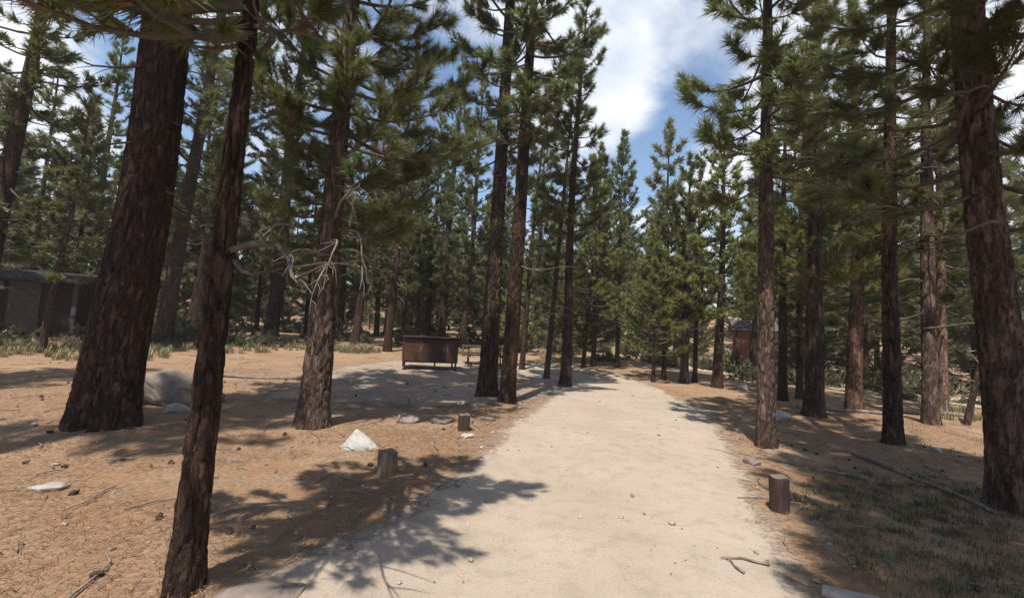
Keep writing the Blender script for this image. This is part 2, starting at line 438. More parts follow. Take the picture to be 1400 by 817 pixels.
def trunk_mesh(H, dia, axis, detail, seed, flare=.27):
    m = Mesh(); dia = dia * .86
    if detail == 2: seg = max(64, int(dia * math.pi / .016)); zs = np.concatenate([np.arange(-.15, 8.5, .028), np.linspace(8.6, H, 14)])
    elif detail == 1: seg = 40; zs = np.concatenate([np.arange(-.15, 7.5, .075), np.linspace(7.7, H, 14)])
    else: seg = 14; zs = np.concatenate([[-.15, 0, .12, .3, .6], np.linspace(1.1, H, 16)])
    zs = zs[zs <= H]
    th = np.arange(seg) * TAU / seg
    Z, TH = np.meshgrid(zs, th, indexing='ij')
    r = dia / 2 * np.maximum(.06, (1 - np.clip(Z / H, 0, 1)) ** .75)
    fl = np.exp(-np.maximum(Z, 0) / (.13 + dia * .32))
    lob = .5 + .5 * np.sin(TH * 5 + seed) * np.sin(TH * 2 + seed * 1.7)
    r = r * (1 + flare * fl * (.55 + .9 * lob))
    r = r * (1 + .05 * np.sin(TH * 2 + Z * .5 + seed) + .03 * np.sin(TH * 3 - Z * .9 + seed * 2))
    if detail >= 1:
        nu = max(6, int(round(dia * math.pi / .085)))
        u = TH / TAU * nu; v = Z / .27
        lim = np.minimum(1, np.minimum(u, nu - u) / .6)
        u2 = u + lim * (1.1 * (fbm(u * .9, v * 1.6, 3, 3) - .45) + .35 * (vnoise(u * 3.1, v * 6, 5) - .5)); v2 = v + lim * 1.2 * (fbm(u * 1.2, v * 1.2, 21, 3) - .45)
        gap = worley_gap(u2, v2, nu, int(seed * 10) % 50)
        dep = .020 + .014 * min(1, dia)
        plate = fbm(u2 * 2.2, v2 * 5, 9) - .5
        r = r - dep * (1 - smooth01(gap / .26)) + lim * .020 * plate
    ax = np.array([axis(z) for z in zs])
    X = ax[:, 0][:, None] + r * np.cos(TH); Y = ax[:, 1][:, None] + r * np.sin(TH)
    V = np.stack([X, Y, Z], -1)
    n = len(zs)
    i = np.arange(n - 1)[:, None] * seg + np.arange(seg)[None]
    j = np.arange(n - 1)[:, None] * seg + (np.arange(seg)[None] + 1) % seg
    m.add(V.reshape(-1, 3), np.stack([i, j, j + seg, i + seg], -1).reshape(-1, 4), 0)
    return m

def pine(x, y, dia, H, hc, R, kind, label, lean=(0, 0), bark='bark', needle=None, detail=1, asym=None, dens=1., dead=8, name='pine_tree', group=None, deadmin=1.9, nlen=None, wob=1., flare=.27):
    d = math.hypot(x, y); seed = rng.random() * 9
    w1, w2, ph = rng.normal() * .05 * wob, rng.normal() * .05 * wob, rng.random() * 6
    def axis(z):
        b = math.sin(z * .45 + ph) - math.sin(ph)
        return np.array([lean[0] * z + w1 * b * min(1, z / 3), lean[1] * z + w2 * b * min(1, z / 3)])
    root = empty(name, (x, y, G(x, y)), 0, label, 'tree', group)
    needle = needle or ('needle_bright' if kind == 'cone' else 'needle')
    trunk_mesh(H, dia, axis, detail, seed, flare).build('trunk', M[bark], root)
    lod = 0 if d < 16 else 1
    nn, nw = (92, .0085) if d < 8 else (56, .016) if d < 16 else (30, .034)
    crown_mesh(H, hc, R, kind, axis, dia, nn, nw, nlen or (.20 if kind == 'tall' else .17) * (1 if d < 16 else 1.15), dens, asym, dead, deadmin, lod).build('crown', [M['twig'], M[needle], M['needle_dry']], root)
    return root, axis

TREES = [
 # x, y, dia, H, hc, R, kind, label, extras
 (-5.29, 5.91, .80, 25, 6.4, 3.6, 'tall', 'thickest pine, wide dark trunk beside the dusty boulder', dict(dens=1.6, detail=2, flare=.17, lean=(.035, 0), dead=16, deadmin=2.9)),
 (-1.80, 2.66, .215, 6.2, 3.3, 1.4, 'tall', 'slim rough pine in the left foreground, nearest trunk to the camera', dict(detail=2, asym=(-1.75, .8), dens=7.0, dead=3, nlen=.14, lean=(.012, 0), wob=.25)),
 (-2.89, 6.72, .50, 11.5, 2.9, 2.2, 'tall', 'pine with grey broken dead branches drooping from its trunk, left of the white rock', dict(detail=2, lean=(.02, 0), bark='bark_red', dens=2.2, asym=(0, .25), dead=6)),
 (-15.4, 12.7, .55, 19, 4.0, 2.6, 'tall', 'dark leaning trunk at the far left, nearer than the dark brown cabin', dict(lean=(.07, 0), dead=16)),
 (-13.2, 16.8, .66, 20, 4.3, 2.7, 'tall', 'left trunk of the close leaning pair behind the dusty boulder', dict(lean=(.07, 0), dead=14, bark='bark')),
 (-14.2, 19.8, .78, 21, 4.3, 2.8, 'tall', 'right and darker trunk of the close leaning pair behind the dusty boulder', dict(lean=(.07, 0), dead=12)),
 (-12.2, 22.5, .85, 20, 3.6, 2.9, 'tall', 'broad dark pine standing between the near slim trunk and the dead-branched pine', dict(lean=(.02, 0))),
 (-14.0, 13.3, .22, 8, 2.4, 1.4, 'tall', 'thin dark pine in front of the dark brown cabin', dict(lean=(.03, 0))),
 (-7.5, 21.5, .45, 16, 3.3, 2.2, 'tall', 'first trunk right of the dead-branched pine, beside the yellow-green grass', dict(lean=(.03, 0))),
 (-5.6, 20.3, .42, 15, 3.2, 2.1, 'tall', 'trunk just behind the left end of the brown food locker, beyond the grass tuft', dict(lean=(.02, 0))),
 (-6.6, 27.0, .32, 14, 2.9, 2., 'tall', 'thin far trunk seen over the left corner of the food locker', {}),
 (-5.2, 27.7, .42, 15, 2.9, 2.1, 'tall', 'far trunk rising above the middle of the food locker', {}),
 (-4.1, 26.2, .58, 18, 3.2, 2.5, 'tall', 'stout dark trunk rising above the right half of the food locker', dict(lean=(.02, 0))),
 (-2.6, 24.3, .45, 16, 3.0, 2.2, 'tall', 'trunk standing over the right end of the food locker', dict(lean=(.02, 0))),
 (-.46, 10.33, .50, 17, 5.6, 2.3, 'tall', 'left and thicker of the two dark pines hiding the picnic table', dict(detail=2, dead=9)),
 (.02, 9.79, .42, 16, 5.8, 2.2, 'tall', 'right of the two dark pines hiding the picnic table, nearer to the road', dict(detail=2, dead=9, lean=(.012, 0))),
 (.52, 17.2, .24, 12, 2.9, 1.6, 'tall', 'thin slanting trunk just right of the two dark pines', dict(lean=(.05, 0))),
 (1.33, 15.2, .25, 11, 3.2, 1.5, 'tall', 'slender leaning pine left of the straight tall roadside pine', dict(lean=(.045, 0))),
 (1.72, 13.1, .38, 12.2, 4.6, 1.75, 'tall', 'straight pine at the left road edge, its narrow clumpy crown against the cloud', dict(detail=1, dens=1.25, lean=(.01, 0))),
 (3.26, 19.2, .22, 9.5, 2.2, 1.7, 'cone', 'small bushy green pine at the road end, first right of the straight tall pine', {}),
 (3.9, 20.4, .28, 10.5, 2.4, 1.8, 'cone', 'green pine at the end of the road with sunlit lower needles', {}),
 (5.0, 20.4, .26, 11.2, 2.6, 2.2, 'cone', 'pointed pine under the small cloud, its tip standing alone in the sky gap', dict(needle='needle')),
 (5.25, 16.0, .15, 5.6, 1.0, 1.75, 'cone', 'short bright green young pine at the right bend of the road', {}),
 (5.95, 16.9, .22, 7.4, 1.8, 1.7, 'cone', 'young pine right of the short bright one, taller and darker', dict(needle='needle')),
 (3.0, 21.6, .14, 5.2, .6, 1.7, 'cone', 'bushy light green young pine closing the road where it bends left', {}),
 (4.4, 23.0, .14, 4.6, .5, 1.6, 'cone', 'low bushy pine with skirts to the ground behind the road bend', {}),
 (6.9, 21.0, .16, 5.6, .6, 1.8, 'cone', 'bushy young pine behind the cluster of three past the road bend', {}),
 (.4, 23.6, .14, 4.8, .6, 1.6, 'cone', 'bushy young pine seen between the slanting trunk and the straight roadside pine', {}),
 (6.53, 16.4, .36, 8.6, 2.6, 1.6, 'tall', 'left trunk of the cluster of three past the road bend', {}),
 (7.14, 16.9, .22, 9, 2.4, 1.4, 'tall', 'thin middle trunk of the cluster of three past the road bend', {}),
 (7.4, 15.6, .40, 9.6, 2.4, 2.1, 'cone', 'dense conical green pine left of the slim lit trunk', dict(dens=1.1)),
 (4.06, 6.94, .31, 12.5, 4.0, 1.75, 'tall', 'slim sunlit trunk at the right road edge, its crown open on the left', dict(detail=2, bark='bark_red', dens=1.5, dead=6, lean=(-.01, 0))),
 (8.05, 12.95, .30, 10, 2.6, 1.7, 'tall', 'dark trunk right behind the slim sunlit roadside trunk', {}),
 (9.1, 13.8, .26, 9.5, 2.2, 1.6, 'tall', 'greyish trunk between the slim roadside trunk and the dense pointed pine', {}),
 (7.05, 10.17, .45, 11.6, 2.7, 1.6, 'cone', 'dense bright green pointed pine, tallest spire right of the slim roadside trunk', dict(dens=1.35, dead=4)),
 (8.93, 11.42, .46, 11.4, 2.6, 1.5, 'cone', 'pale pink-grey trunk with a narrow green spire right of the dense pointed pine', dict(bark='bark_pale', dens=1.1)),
 (14.9, 18.4, .28, 11, 2.2, 1.8, 'tall', 'small far trunk just right of the pale pink-grey one', {}),
 (6.60, 7.59, .31, 13, 5.0, 1.35, 'tall', 'straight dark trunk standing alone on the right between lit ground and shade', dict(detail=2, dens=1.0, dead=10, deadmin=2.6)),
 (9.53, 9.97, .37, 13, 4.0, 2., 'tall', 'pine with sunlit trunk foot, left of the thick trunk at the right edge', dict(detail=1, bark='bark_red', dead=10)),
 (12.1, 12.3, .30, 12, 2.6, 1.8, 'tall', 'paler trunk close behind the pine with sunlit foot at the right', dict(bark='bark_pale')),
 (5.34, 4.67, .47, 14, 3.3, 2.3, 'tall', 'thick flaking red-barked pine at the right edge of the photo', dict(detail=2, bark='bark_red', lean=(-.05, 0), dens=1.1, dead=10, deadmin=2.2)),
 # forest edge left, behind the first row
 (-23.0, 15.0, .5, 17, 3.2, 2.6, 'tall', 'pine at the far left edge beyond the dark brown cabin', {}),
 (-21.5, 22.5, .5, 16, 2.9, 2.6, 'tall', 'pine close behind the dark brown cabin', {}),
 (-17.0, 23.5, .4, 15, 2.6, 2.3, 'tall', 'pine behind the right end of the dark brown cabin', {}),
 (-18.5, 27.5, .5, 16, 2.3, 2.4, 'tall', 'far pine seen just right of the thickest trunk', {}),
 (-10.2, 26.5, .4, 15, 2.4, 2.2, 'tall', 'far pine seen just left of the dead-branched trunk', {}),
 (-8.8, 29.0, .4, 14, 2.8, 2.2, 'cone', 'bushy far pine above the yellow-green grass', {}),
 (-.8, 27.5, .4, 14, 2.2, 2.2, 'tall', 'far pine seen between the food locker and the two dark pines', {}),
 (1.6, 28.0, .4, 14, 2.6, 2., 'tall', 'far pine seen between the two dark pines and the straight roadside pine', {}),
 (11.2, 20.3, .32, 11, 2.6, 1.9, 'cone', 'green pine left of the red-brown hut', {}),
 (15.5, 22.5, .34, 12, 2.6, 2., 'cone', 'green pine right of the red-brown hut', {}),
 (18.2, 20.8, .34, 12, 2.2, 2.1, 'tall', 'far pine seen left of the straight lone trunk', {}),
 (20.5, 18.6, .34, 13, 2.2, 2.2, 'tall', 'far pine between the lone trunk and the pine with sunlit foot', {}),
 (19.0, 14.6, .36, 13, 2.2, 2.2, 'tall', 'pine in the gap left of the thick red-barked trunk', {}),
 (17.5, 10.5, .36, 13, 2.3, 2.2, 'tall', 'pine at the far right edge behind the thick red-barked trunk', {}),
 (-7.1, 1.1, .55, 19, 10, 2.6, 'tall', 'tall pine out of frame on the left, shading the thickest trunk', dict(dens=1.5)),  # unseen pine, added to keep the thickest trunk in shade
 # unseen pines to the right and left, added to shade the ground and cabin
 (2.1, -.7, .34, 14, 4.8, 1.75, 'tall', 'pine beside the camera out of frame, shading the right road verge', dict(dens=1.8, deadmin=5.2)),
 (3.0, .45, .36, 17, 5.0, 2.1, 'tall', 'pine just out of frame at the lower right, shading the grass', dict(dens=1.7, deadmin=5.2)),
 (4.9, 1.9, .36, 15, 4.8, 2.1, 'tall', 'second unseen pine out of frame at the right, shading the ground beyond the grass', dict(dens=1.6, deadmin=5.2)),
 (-19.4, 12.2, .4, 15, 4.0, 2.8, 'tall', 'second unseen pine out of frame at the far left, shading the dark brown cabin', dict(dens=1.5)),
 (-12.5, 4.2, .5, 16, 5.0, 2.8, 'tall', 'pine out of frame on the left, casting streaks of shade beside the thickest trunk', dict(dens=1.3)),
 (-21.8, 11.0, .5, 16, 4.5, 3.2, 'tall', 'pine out of frame at the far left, shading the dark brown cabin', dict(dens=1.5)),
]
pines = {}
for (x, y, dia, H, hc, R, kind, label, ex) in TREES:
    ex = dict(ex)
    det = ex.pop('detail', 1 if math.hypot(x, y) < 15 else 0)
    pines[label] = pine(x, y, dia, H, hc, R, kind, label, detail=det, group='pines of the open forest', **ex)

# grey broken limbs hanging on the dead-branched pine
root, axis = pines[TREES[2][7]]
for q, (z, ang, L, drop) in enumerate([(2.75, -1.1, .55, .95), (2.95, -.5, .62, 1.05), (2.55, -1.9, .5, .5), (3.15, -.9, .8, -.45), (2.65, -.1, .5, .8), (2.9, -2.6, .6, .25), (2.4, -1.35, .42, .9)]):
    m = Mesh(); a = axis(z); h = np.array([math.cos(ang), math.sin(ang), 0]); side = np.array([-h[1], h[0], 0])
    ss = np.linspace(0, 1, 9)
    B = np.array([a[0], a[1], z]) + h * (.2 + L * np.sin(ss * 1.9) / 1.0)[:, None] * 1 + np.array([0, 0, 1.]) * (-drop * ss ** 1.8 * .8 + .10 * np.sin(ss * 3.1))[:, None] + side * (.07 * np.sin(ss * 5 + q))[:, None]
    tube(m, B, .020 * (1 - .8 * ss) + .003, 6, 0)
    for w in range(6):
        s0 = .25 + .7 * rng.random(); bp = np.array([np.interp(s0, ss, B[:, c]) for c in range(3)])
        dv = h * .4 + side * rng.normal() * .8 + np.array([0, 0, -.7 + rng.normal() * .5]); dv /= np.linalg.norm(dv); l2 = .12 + .28 * rng.random()
        tube(m, np.stack([bp, bp + dv * l2 * .5 + side * .03, bp + dv * l2 + [0, 0, -.04]]), np.array([.008, .006, .003]), 4, 0)
    m.build('dead_branch', M['deadwood'], root)

# ------------------------------------------------------------------ far-off wood (one mass)
def far_wood():
    protos = []
    for q in range(5):
        H = [12, 15, 17, 11, 14][q]; hc = [.7, 2.0, 3.0, .5, 1.5][q]; R = [2.5, 2.7, 2.9, 2.4, 2.7][q]
        ax = lambda z: np.array([0., 0.])
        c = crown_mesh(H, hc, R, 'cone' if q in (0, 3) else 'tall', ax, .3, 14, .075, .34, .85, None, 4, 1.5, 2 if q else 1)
        t = trunk_mesh(H, .34, ax, 0, q)
        protos.append((c, t))
    m = Mesh(); placed = []
    tries = 0
    while len(placed) < 310 and tries < 9000:
        tries += 1
        ang = math.radians(rng.uniform(-70, 70)); r = 28 + 75 * rng.random() ** 1.3
        x, y = r * math.sin(ang), r * math.cos(ang)
        if any((x - a) ** 2 + (y - b) ** 2 < 2.3 ** 2 for a, b in placed): continue
        placed.append((x, y))
        c, t = protos[int(rng.integers(5))]
        sc = rng.uniform(.35, .6) if rng.random() < .28 else rng.uniform(.75, 1.12); rz = rotz(rng.random() * TAU) * sc
        off = np.array([x, y, G(x, y) - .05])
        base = m.n
        for src, slots in ((t, {0: 0}), (c, {0: 1, 1: 2, 2: 3})):
            b0 = m.n
            Vs = np.concatenate(src.V) @ rz.T + off
            m.V.append(Vs.astype(np.float32)); m.n += len(Vs)
            for F, sl, sm in src.T: m.T.append((F + b0, slots[sl], sm))
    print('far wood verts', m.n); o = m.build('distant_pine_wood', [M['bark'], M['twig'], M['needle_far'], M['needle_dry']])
    tag(o, 'mass of far pines closing off the view behind the campground', 'woodland', kind='stuff')

def undergrowth():
    m = Mesh(); P = []; D = []
    n = 620
    ang = np.radians(rng.uniform(-66, 66, n)); r = 21 + 45 * rng.random(n) ** 1.2
    for x, y in zip(r * np.sin(ang), r * np.cos(ang)):
        if y < 23 and -8 < x < 8: continue
        R_ = .4 + .9 * rng.random(); h = R_ * (.5 + .6 * rng.random()); k = int(26 + 26 * R_)
        d = rng.normal(size=(k, 3)); d[:, 2] = np.abs(d[:, 2]) * .8 + .15; d /= np.linalg.norm(d, axis=1, keepdims=True)
        q = d * np.array([R_, R_, h]) * (.45 + .6 * rng.random((k, 1)))
        P.append(q + [x, y, G(x, y)]); D.append(d)
        for w in range(5):
            e = q[int(rng.integers(k))]; tube(m, np.array([[x, y, G(x, y) - .05], [x + e[0] * .5, y + e[1] * .5, G(x, y) + e[2] * .6], [x + e[0], y + e[1], G(x, y) + e[2]]]), np.array([.02, .014, .006]), 4, 0, False)
    blades(m, np.concatenate(P), np.concatenate(D), 14, .24, .06, .9, 1)
    tag(m.build('undergrowth', [M['twig'], M['scrub']]), 'dull olive scrub growing under the far pines', 'undergrowth', kind='stuff')
M['scrub'] = mat_needles('scrub_leaves', (.06, .062, .032), (.125, .118, .062), (.20, .18, .105), .35)
undergrowth()

M['needle_far'] = mat_needles('far_pine_needles', (.125, .145, .070), (.240, .262, .125), (.35, .365, .19), .55)  # paler than the nearer needles, in place of haze over the distance
far_wood()

# ------------------------------------------------------------------ road, pad, tracks, ground
def edge_strip(name, pts, mat, label, zoff=.006, ncol=61, step=.07, wob=.16):
    """pts: (y or s ordered) list of left point, right point"""
    L = np.array([p[0] for p in pts], float); Rr = np.array([p[1] for p in pts], float)
    mid = (L + Rr) / 2; s = np.concatenate([[0], np.cumsum(np.linalg.norm(np.diff(mid, axis=0), axis=1))])
    n = int(s[-1] / step) + 2; q = np.linspace(0, s[-1], n)
    def interp(A):
        out = np.stack([np.interp(q, s, A[:, c]) for c in range(2)], 1)
        k = np.ones(9) / 9
        pad = np.concatenate([np.repeat(out[:1], 4, 0), out, np.repeat(out[-1:], 4, 0)])
        return np.stack([np.convolve(pad[:, c], k, 'valid') for c in range(2)], 1)
    A = interp(L); B = interp(Rr)
    t = np.linspace(-.12, 1.12, ncol)
    X = A[:, None, 0] * (1 - t) + B[:, None, 0] * t; Y = A[:, None, 1] * (1 - t) + B[:, None, 1] * t
    wdt = np.linalg.norm(B - A, axis=1)[:, None]
    dist = np.minimum(t + .12, 1.12 - t)[None] * wdt
    e = np.clip(dist / 1.1, 0, 1)
    endd = np.minimum(q, s[-1] - q)[:, None]; e = e * np.clip(endd / 1.2, 0, 1)
    rut = .016 * (np.exp(-((t - .30) / .07) ** 2) + np.exp(-((t - .70) / .07) ** 2))[None] * (.4 + fbm(X * .6, Y * .35, 77)) if ncol > 20 else 0
    V = np.stack([X, Y, gz(X, Y) + zoff - rut + (.014 if ncol > 20 else 0) * (fbm(X * 2.2, Y * 2.2, 55) - .45) * e], -1)
    i = np.arange(n - 1)[:, None] * ncol + np.arange(ncol - 1)[None]
    m = Mesh(); m.add(V.reshape(-1, 3), np.stack([i, i + 1, i + ncol + 1, i + ncol], -1).reshape(-1, 4), 0)
    o = m.build(name, mat, None, {'edge': e.ravel()})
    tag(o, label, kind='structure')
    return o

ROAD = [((-1.9, -4), (2.0, -4)), ((-1.9, 0), (2.0, 0)), ((-1.75, 2.2), (2.1, 2.2)), ((-1.35, 3.2), (2.25, 3.1)), ((-.85, 4.3), (2.55, 4.0)), ((-.45, 5.4), (3.05, 5.4)),
        ((.0, 7.6), (3.75, 7.2)), ((.75, 10.2), (4.7, 10.4)), ((1.5, 12.8), (4.95, 14.2)), ((1.5, 14.8), (4.75, 17.0)), ((.6, 16.2), (3.4, 19.6)), ((-.8, 17.0), (1.2, 20.8))]
edge_strip('dirt_road', ROAD, M['road'], 'pale sandy dirt road through the pines', zoff=.009)
edge_strip('side_track', [((6, 23.3), (6.6, 25.6)), ((8, 22.2), (9.2, 24.6)), ((11.5, 18.6), (13.4, 21)), ((14.0, 15.0), (17.2, 17.2)), ((16.0, 11.4), (19.6, 12.6)), ((18, 7), (21.8, 7.6))],
           M['road'], 'pale side track crossing beyond the trees on the right', zoff=.03, step=.3, ncol=17)

def blob_sheet(name, ctr, pts, mat, label, zoff):
    P = np.array(pts, float) - np.array(ctr); ang = np.arctan2(P[:, 1], P[:, 0]); o = np.argsort(ang); ang = ang[o]; rad = np.hypot(P[:, 0], P[:, 1])[o]
    na, nr = 150, 46
    th = np.linspace(-math.pi, math.pi, na, endpoint=False)
    rr = np.interp(th, np.concatenate([ang - TAU, ang, ang + TAU]), np.tile(rad, 3))
    k = np.hanning(9); k /= k.sum(); rr = np.convolve(np.concatenate([rr[-4:], rr, rr[:4]]), k, 'valid')
    t = np.linspace(0.004, 1.1, nr)
    Rm = rr[None] * t[:, None]
    X = ctr[0] + Rm * np.cos(th)[None]; Y = ctr[1] + Rm * np.sin(th)[None]
    e = np.clip((1.1 - t)[:, None] * rr[None] / 1.9, 0, 1)
    V = np.stack([X, Y, gz(X, Y) + zoff], -1)
    i = np.arange(nr - 1)[:, None] * na + np.arange(na)[None]; j = np.arange(nr - 1)[:, None] * na + (np.arange(na)[None] + 1) % na
    m = Mesh(); m.add(V.reshape(-1, 3), np.stack([i, i + na, j + na, j], -1).reshape(-1, 4), 0)
    tag(m.build(name, mat, None, {'edge': e.ravel()}), label, kind='structure')

blob_sheet('campsite_pad', (-2.2, 12.5), [(-5.2, 8.6), (-2.6, 8.3), (-.6, 8.7), (1.0, 10.2), (2.2, 13.4), (2.4, 16.5), (.4, 18.8), (-2.2, 19.3), (-4.6, 17.6), (-5.6, 15.6), (-5.5, 11.5)],
           M['pad'], 'bare grey dusty camping pad in front of the food locker', .005)

def ground():
    def axis_pts(lo, hi, d, far):
        c = list(np.arange(lo, hi + 1e-6, d)); s = d
        while c[-1] < far: s *= 1.13; c.append(c[-1] + s)
        s = d
        while c[0] > -far: s *= 1.13; c.insert(0, c[0] - s)
        return np.array(c)
    xs = axis_pts(-9, 9, .11, 700); ys = axis_pts(-2, 22, .11, 700)
    X, Y = np.meshgrid(xs, ys, indexing='ij')
    Z = gz(X, Y)
    # the earth lies a little lower under the middle of the road
    rp = np.array([((a[0] + b[0]) / 2, (a[1] + b[1]) / 2, abs(b[0] - a[0]) / 2) for a, b in ROAD])
    cx = np.interp(Y, rp[:, 1], rp[:, 0]); hw = np.interp(Y, rp[:, 1], rp[:, 2])
    ins = np.clip((hw - .7 - np.abs(X - cx)) / .4, 0, 1) * ((Y > -3) & (Y < 21))
    f = np.exp(-(np.hypot(X, Y) / 11) ** 2)
    Z = Z - .05 * ins + 0 * f
    m = Mesh(); nx, ny = X.shape
    i = np.arange(nx - 1)[:, None] * ny + np.arange(ny - 1)[None]
    m.add(np.stack([X, Y, Z], -1).reshape(-1, 3), np.stack([i, i + ny, i + ny + 1, i + 1], -1).reshape(-1, 4), 0)
    tag(m.build('ground', M['ground']), 'orange-brown forest floor covered with dry pine needles', kind='structure')
ground()

def on_road(x, y):
    rp = np.array([((a[0] + b[0]) / 2, (a[1] + b[1]) / 2, abs(b[0] - a[0]) / 2) for a, b in ROAD])
    return np.interp(y, rp[:, 1], rp[:, 2]) - np.abs(x - np.interp(y, rp[:, 1], rp[:, 0]))   # >0 inside

# ------------------------------------------------------------------ ground litter (stuff)
def scatter(n, r0, r1, amin=-62, amax=62, power=1.):
    a = np.radians(rng.uniform(amin, amax, n)); r = r0 + (r1 - r0) * rng.random(n) ** power
    return r * np.sin(a), r * np.cos(a)

def needle_litter():
    x, y = scatter(110000, 1.8, 15, power=1.15)
    keep = (on_road(x, y) < -.05 + .5 * rng.random(len(x)) ** 5) & (fbm(x * .9, y * .9, 40) > .36)
    x, y = x[keep], y[keep]; n = len(x)
    a = rng.random(n) * TAU; L = .04 + .08 * rng.random(n); w = .0006 + .0009 * rng.random(n) + np.hypot(x, y) * .00022
    z = gz(x, y) + .006 + .018 * rng.random(n)
    dx, dy = np.cos(a), np.sin(a); tz = (rng.random(n) - .35) * .035
    b = np.stack([x, y, z], 1); d = np.stack([dx * L, dy * L, tz], 1); s = np.stack([-dy, dx, 0 * dx], 1) * w[:, None]
    V = np.stack([b - s, b + s, b + d + s * .5, b + d - s * .5], 1); i = np.arange(n) * 4
    m = Mesh(); m.add(V.reshape(-1, 3), np.stack([i, i + 1, i + 2, i + 3], 1), 0, False)
    tag(m.build('pine_needle_litter', M['needle_dry']), 'loose dry pine needles strewn over the forest floor', 'litter', kind='stuff')
needle_litter()

ICO = None
def ico(sub):
    import bmesh
    bm = bmesh.new(); bmesh.ops.create_icosphere(bm, subdivisions=sub, radius=1); bm.verts.index_update()
    V = np.array([v.co[:] for v in bm.verts]); F = np.array([[v.index for v in f.verts] for f in bm.faces]); bm.free()
    return V, F
I1, I3, I4 = ico(1), ico(3), ico(4)

def pebbles():
    m = Mesh()
    x, y = scatter(5200, 1.9, 17, power=1.2)
    rd = on_road(x, y)
    p = np.where(np.abs(rd) < .45, .75, np.where(rd > 0, .16, .14)); keep = rng.random(len(x)) < p
    x, y, rd = x[keep], y[keep], rd[keep]
    for a, b in zip(x, y):
        s = .004 + .020 * rng.random() ** 6 + .0007 * math.hypot(a, b)
        V = I1[0] * (1 + .25 * rng.normal(size=(len(I1[0]), 1))) * np.array([s * (1 + .5 * rng.random()), s, s * .6])
        m.add(V @ rotz(rng.random() * 6).T + [a, b, G(a, b) + .008 + s * .15], I1[1], int(rng.random() < .45))
    tag(m.build('pebbles', [M['stone'], M['stone_brown']]), 'small pebbles scattered on the dirt road and its edges', 'pebbles', kind='stuff')
pebbles()

def twigs():
    m = Mesh()
    x, y = scatter(950, 2.2, 20, power=1.1)
    keep = on_road(x, y) < .1 + .5 * (rng.random(len(x)) < .05); x, y = x[keep], y[keep]
    for a, b in zip(x, y):
        L = .12 + .65 * rng.random() ** 3; an = rng.random() * TAU; ss = np.linspace(-.5, .5, 5)
        X = a + np.cos(an) * ss * L + .05 * L * np.sin(ss * 7); Y = b + np.sin(an) * ss * L + .08 * L * np.cos(ss * 6)
        r = .004 + .007 * rng.random()
        tube(m, np.stack([X, Y, gz(X, Y) + .012 + r], 1), r * (1 - .5 * (ss + .5)), 5, 0)
    x, y = scatter(110, 3.6, 13); keep = on_road(x, y) < -.1
    for a, b in zip(x[keep], y[keep]):          # fallen cones
        s = .016 + .012 * rng.random(); V = I1[0] * np.array([s * 1.5, s, s]) * (1 + .15 * rng.normal(size=(len(I1[0]), 1)))
        m.add(V @ rotz(rng.random() * 6).T + [a, b, G(a, b) + s * .7], I1[1], 1, False)
    tag(m.build('twig_litter', [M['deadwood'], M['post']]), 'broken twigs and cones lying on the forest floor', 'litter', kind='stuff')
twigs()

def grass(name, label, regions, mat, hgt, wid):
    m = Mesh()
    for (cx, cy, rx, ry, n, clump) in regions:
        nc = max(1, n // clump)
        a = rng.random(nc) * TAU; r = np.sqrt(rng.random(nc))
        X = np.repeat(cx + rx * r * np.cos(a), clump) + rng.normal(size=nc * clump) * .045
        Y = np.repeat(cy + ry * r * np.sin(a), clump) + rng.normal(size=nc * clump) * .045
        k = on_road(X, Y) < -.3; X, Y = X[k], Y[k]; N = len(X)
        b = np.stack([X, Y, gz(X, Y)], 1); an = rng.random(N) * TAU; h = hgt * (.4 + rng.random(N))
        d = np.stack([np.cos(an) * h * .45, np.sin(an) * h * .45, h], 1); s = np.stack([-np.sin(an), np.cos(an), 0 * an], 1) * wid
        V = np.stack([b - s, b + s, b + d * [.35, .35, .6] + s * .7, b + d * [.35, .35, .6] - s * .7, b + d], 1); i = np.arange(N) * 5
        m.add(V.reshape(-1, 3), np.stack([i, i + 1, i + 2, i + 3], 1), 0, False)
        F = np.stack([i + 3, i + 2, i + 4], 1); m.T.append((F + (m.n - len(V) * 5), 0, False))
    tag(m.build(name, mat), label, 'grass', kind='stuff')
grass('green_grass', 'low green grass growing in the shade on the right', [(4.6, 3.9, 2.0, 1.6, 11000, 26), (5.0, 5.2, 1.4, 1.0, 2200, 26), (3.4, 3.0, .9, .7, 1300, 9), (9, 8, 2.5, 2, 1200, 14)], M['grass'], .05, .0028)
grass('dry_grass', 'yellow-green dry grass tufts under the far trees', [(-6.8, 19.6, 1.1, 1.2, 2600, 22), (-14.5, 13.6, 4., 1.7, 5200, 24), (-13, 17, 4, 2, 3600, 24), (-9, 20, 3, 2, 1600, 22), (13.5, 11.5, 2.5, 1.5, 1500, 20), (0, 21.5, 3, 1.5, 1500, 20)], M['grass_dry'], .24, .008)

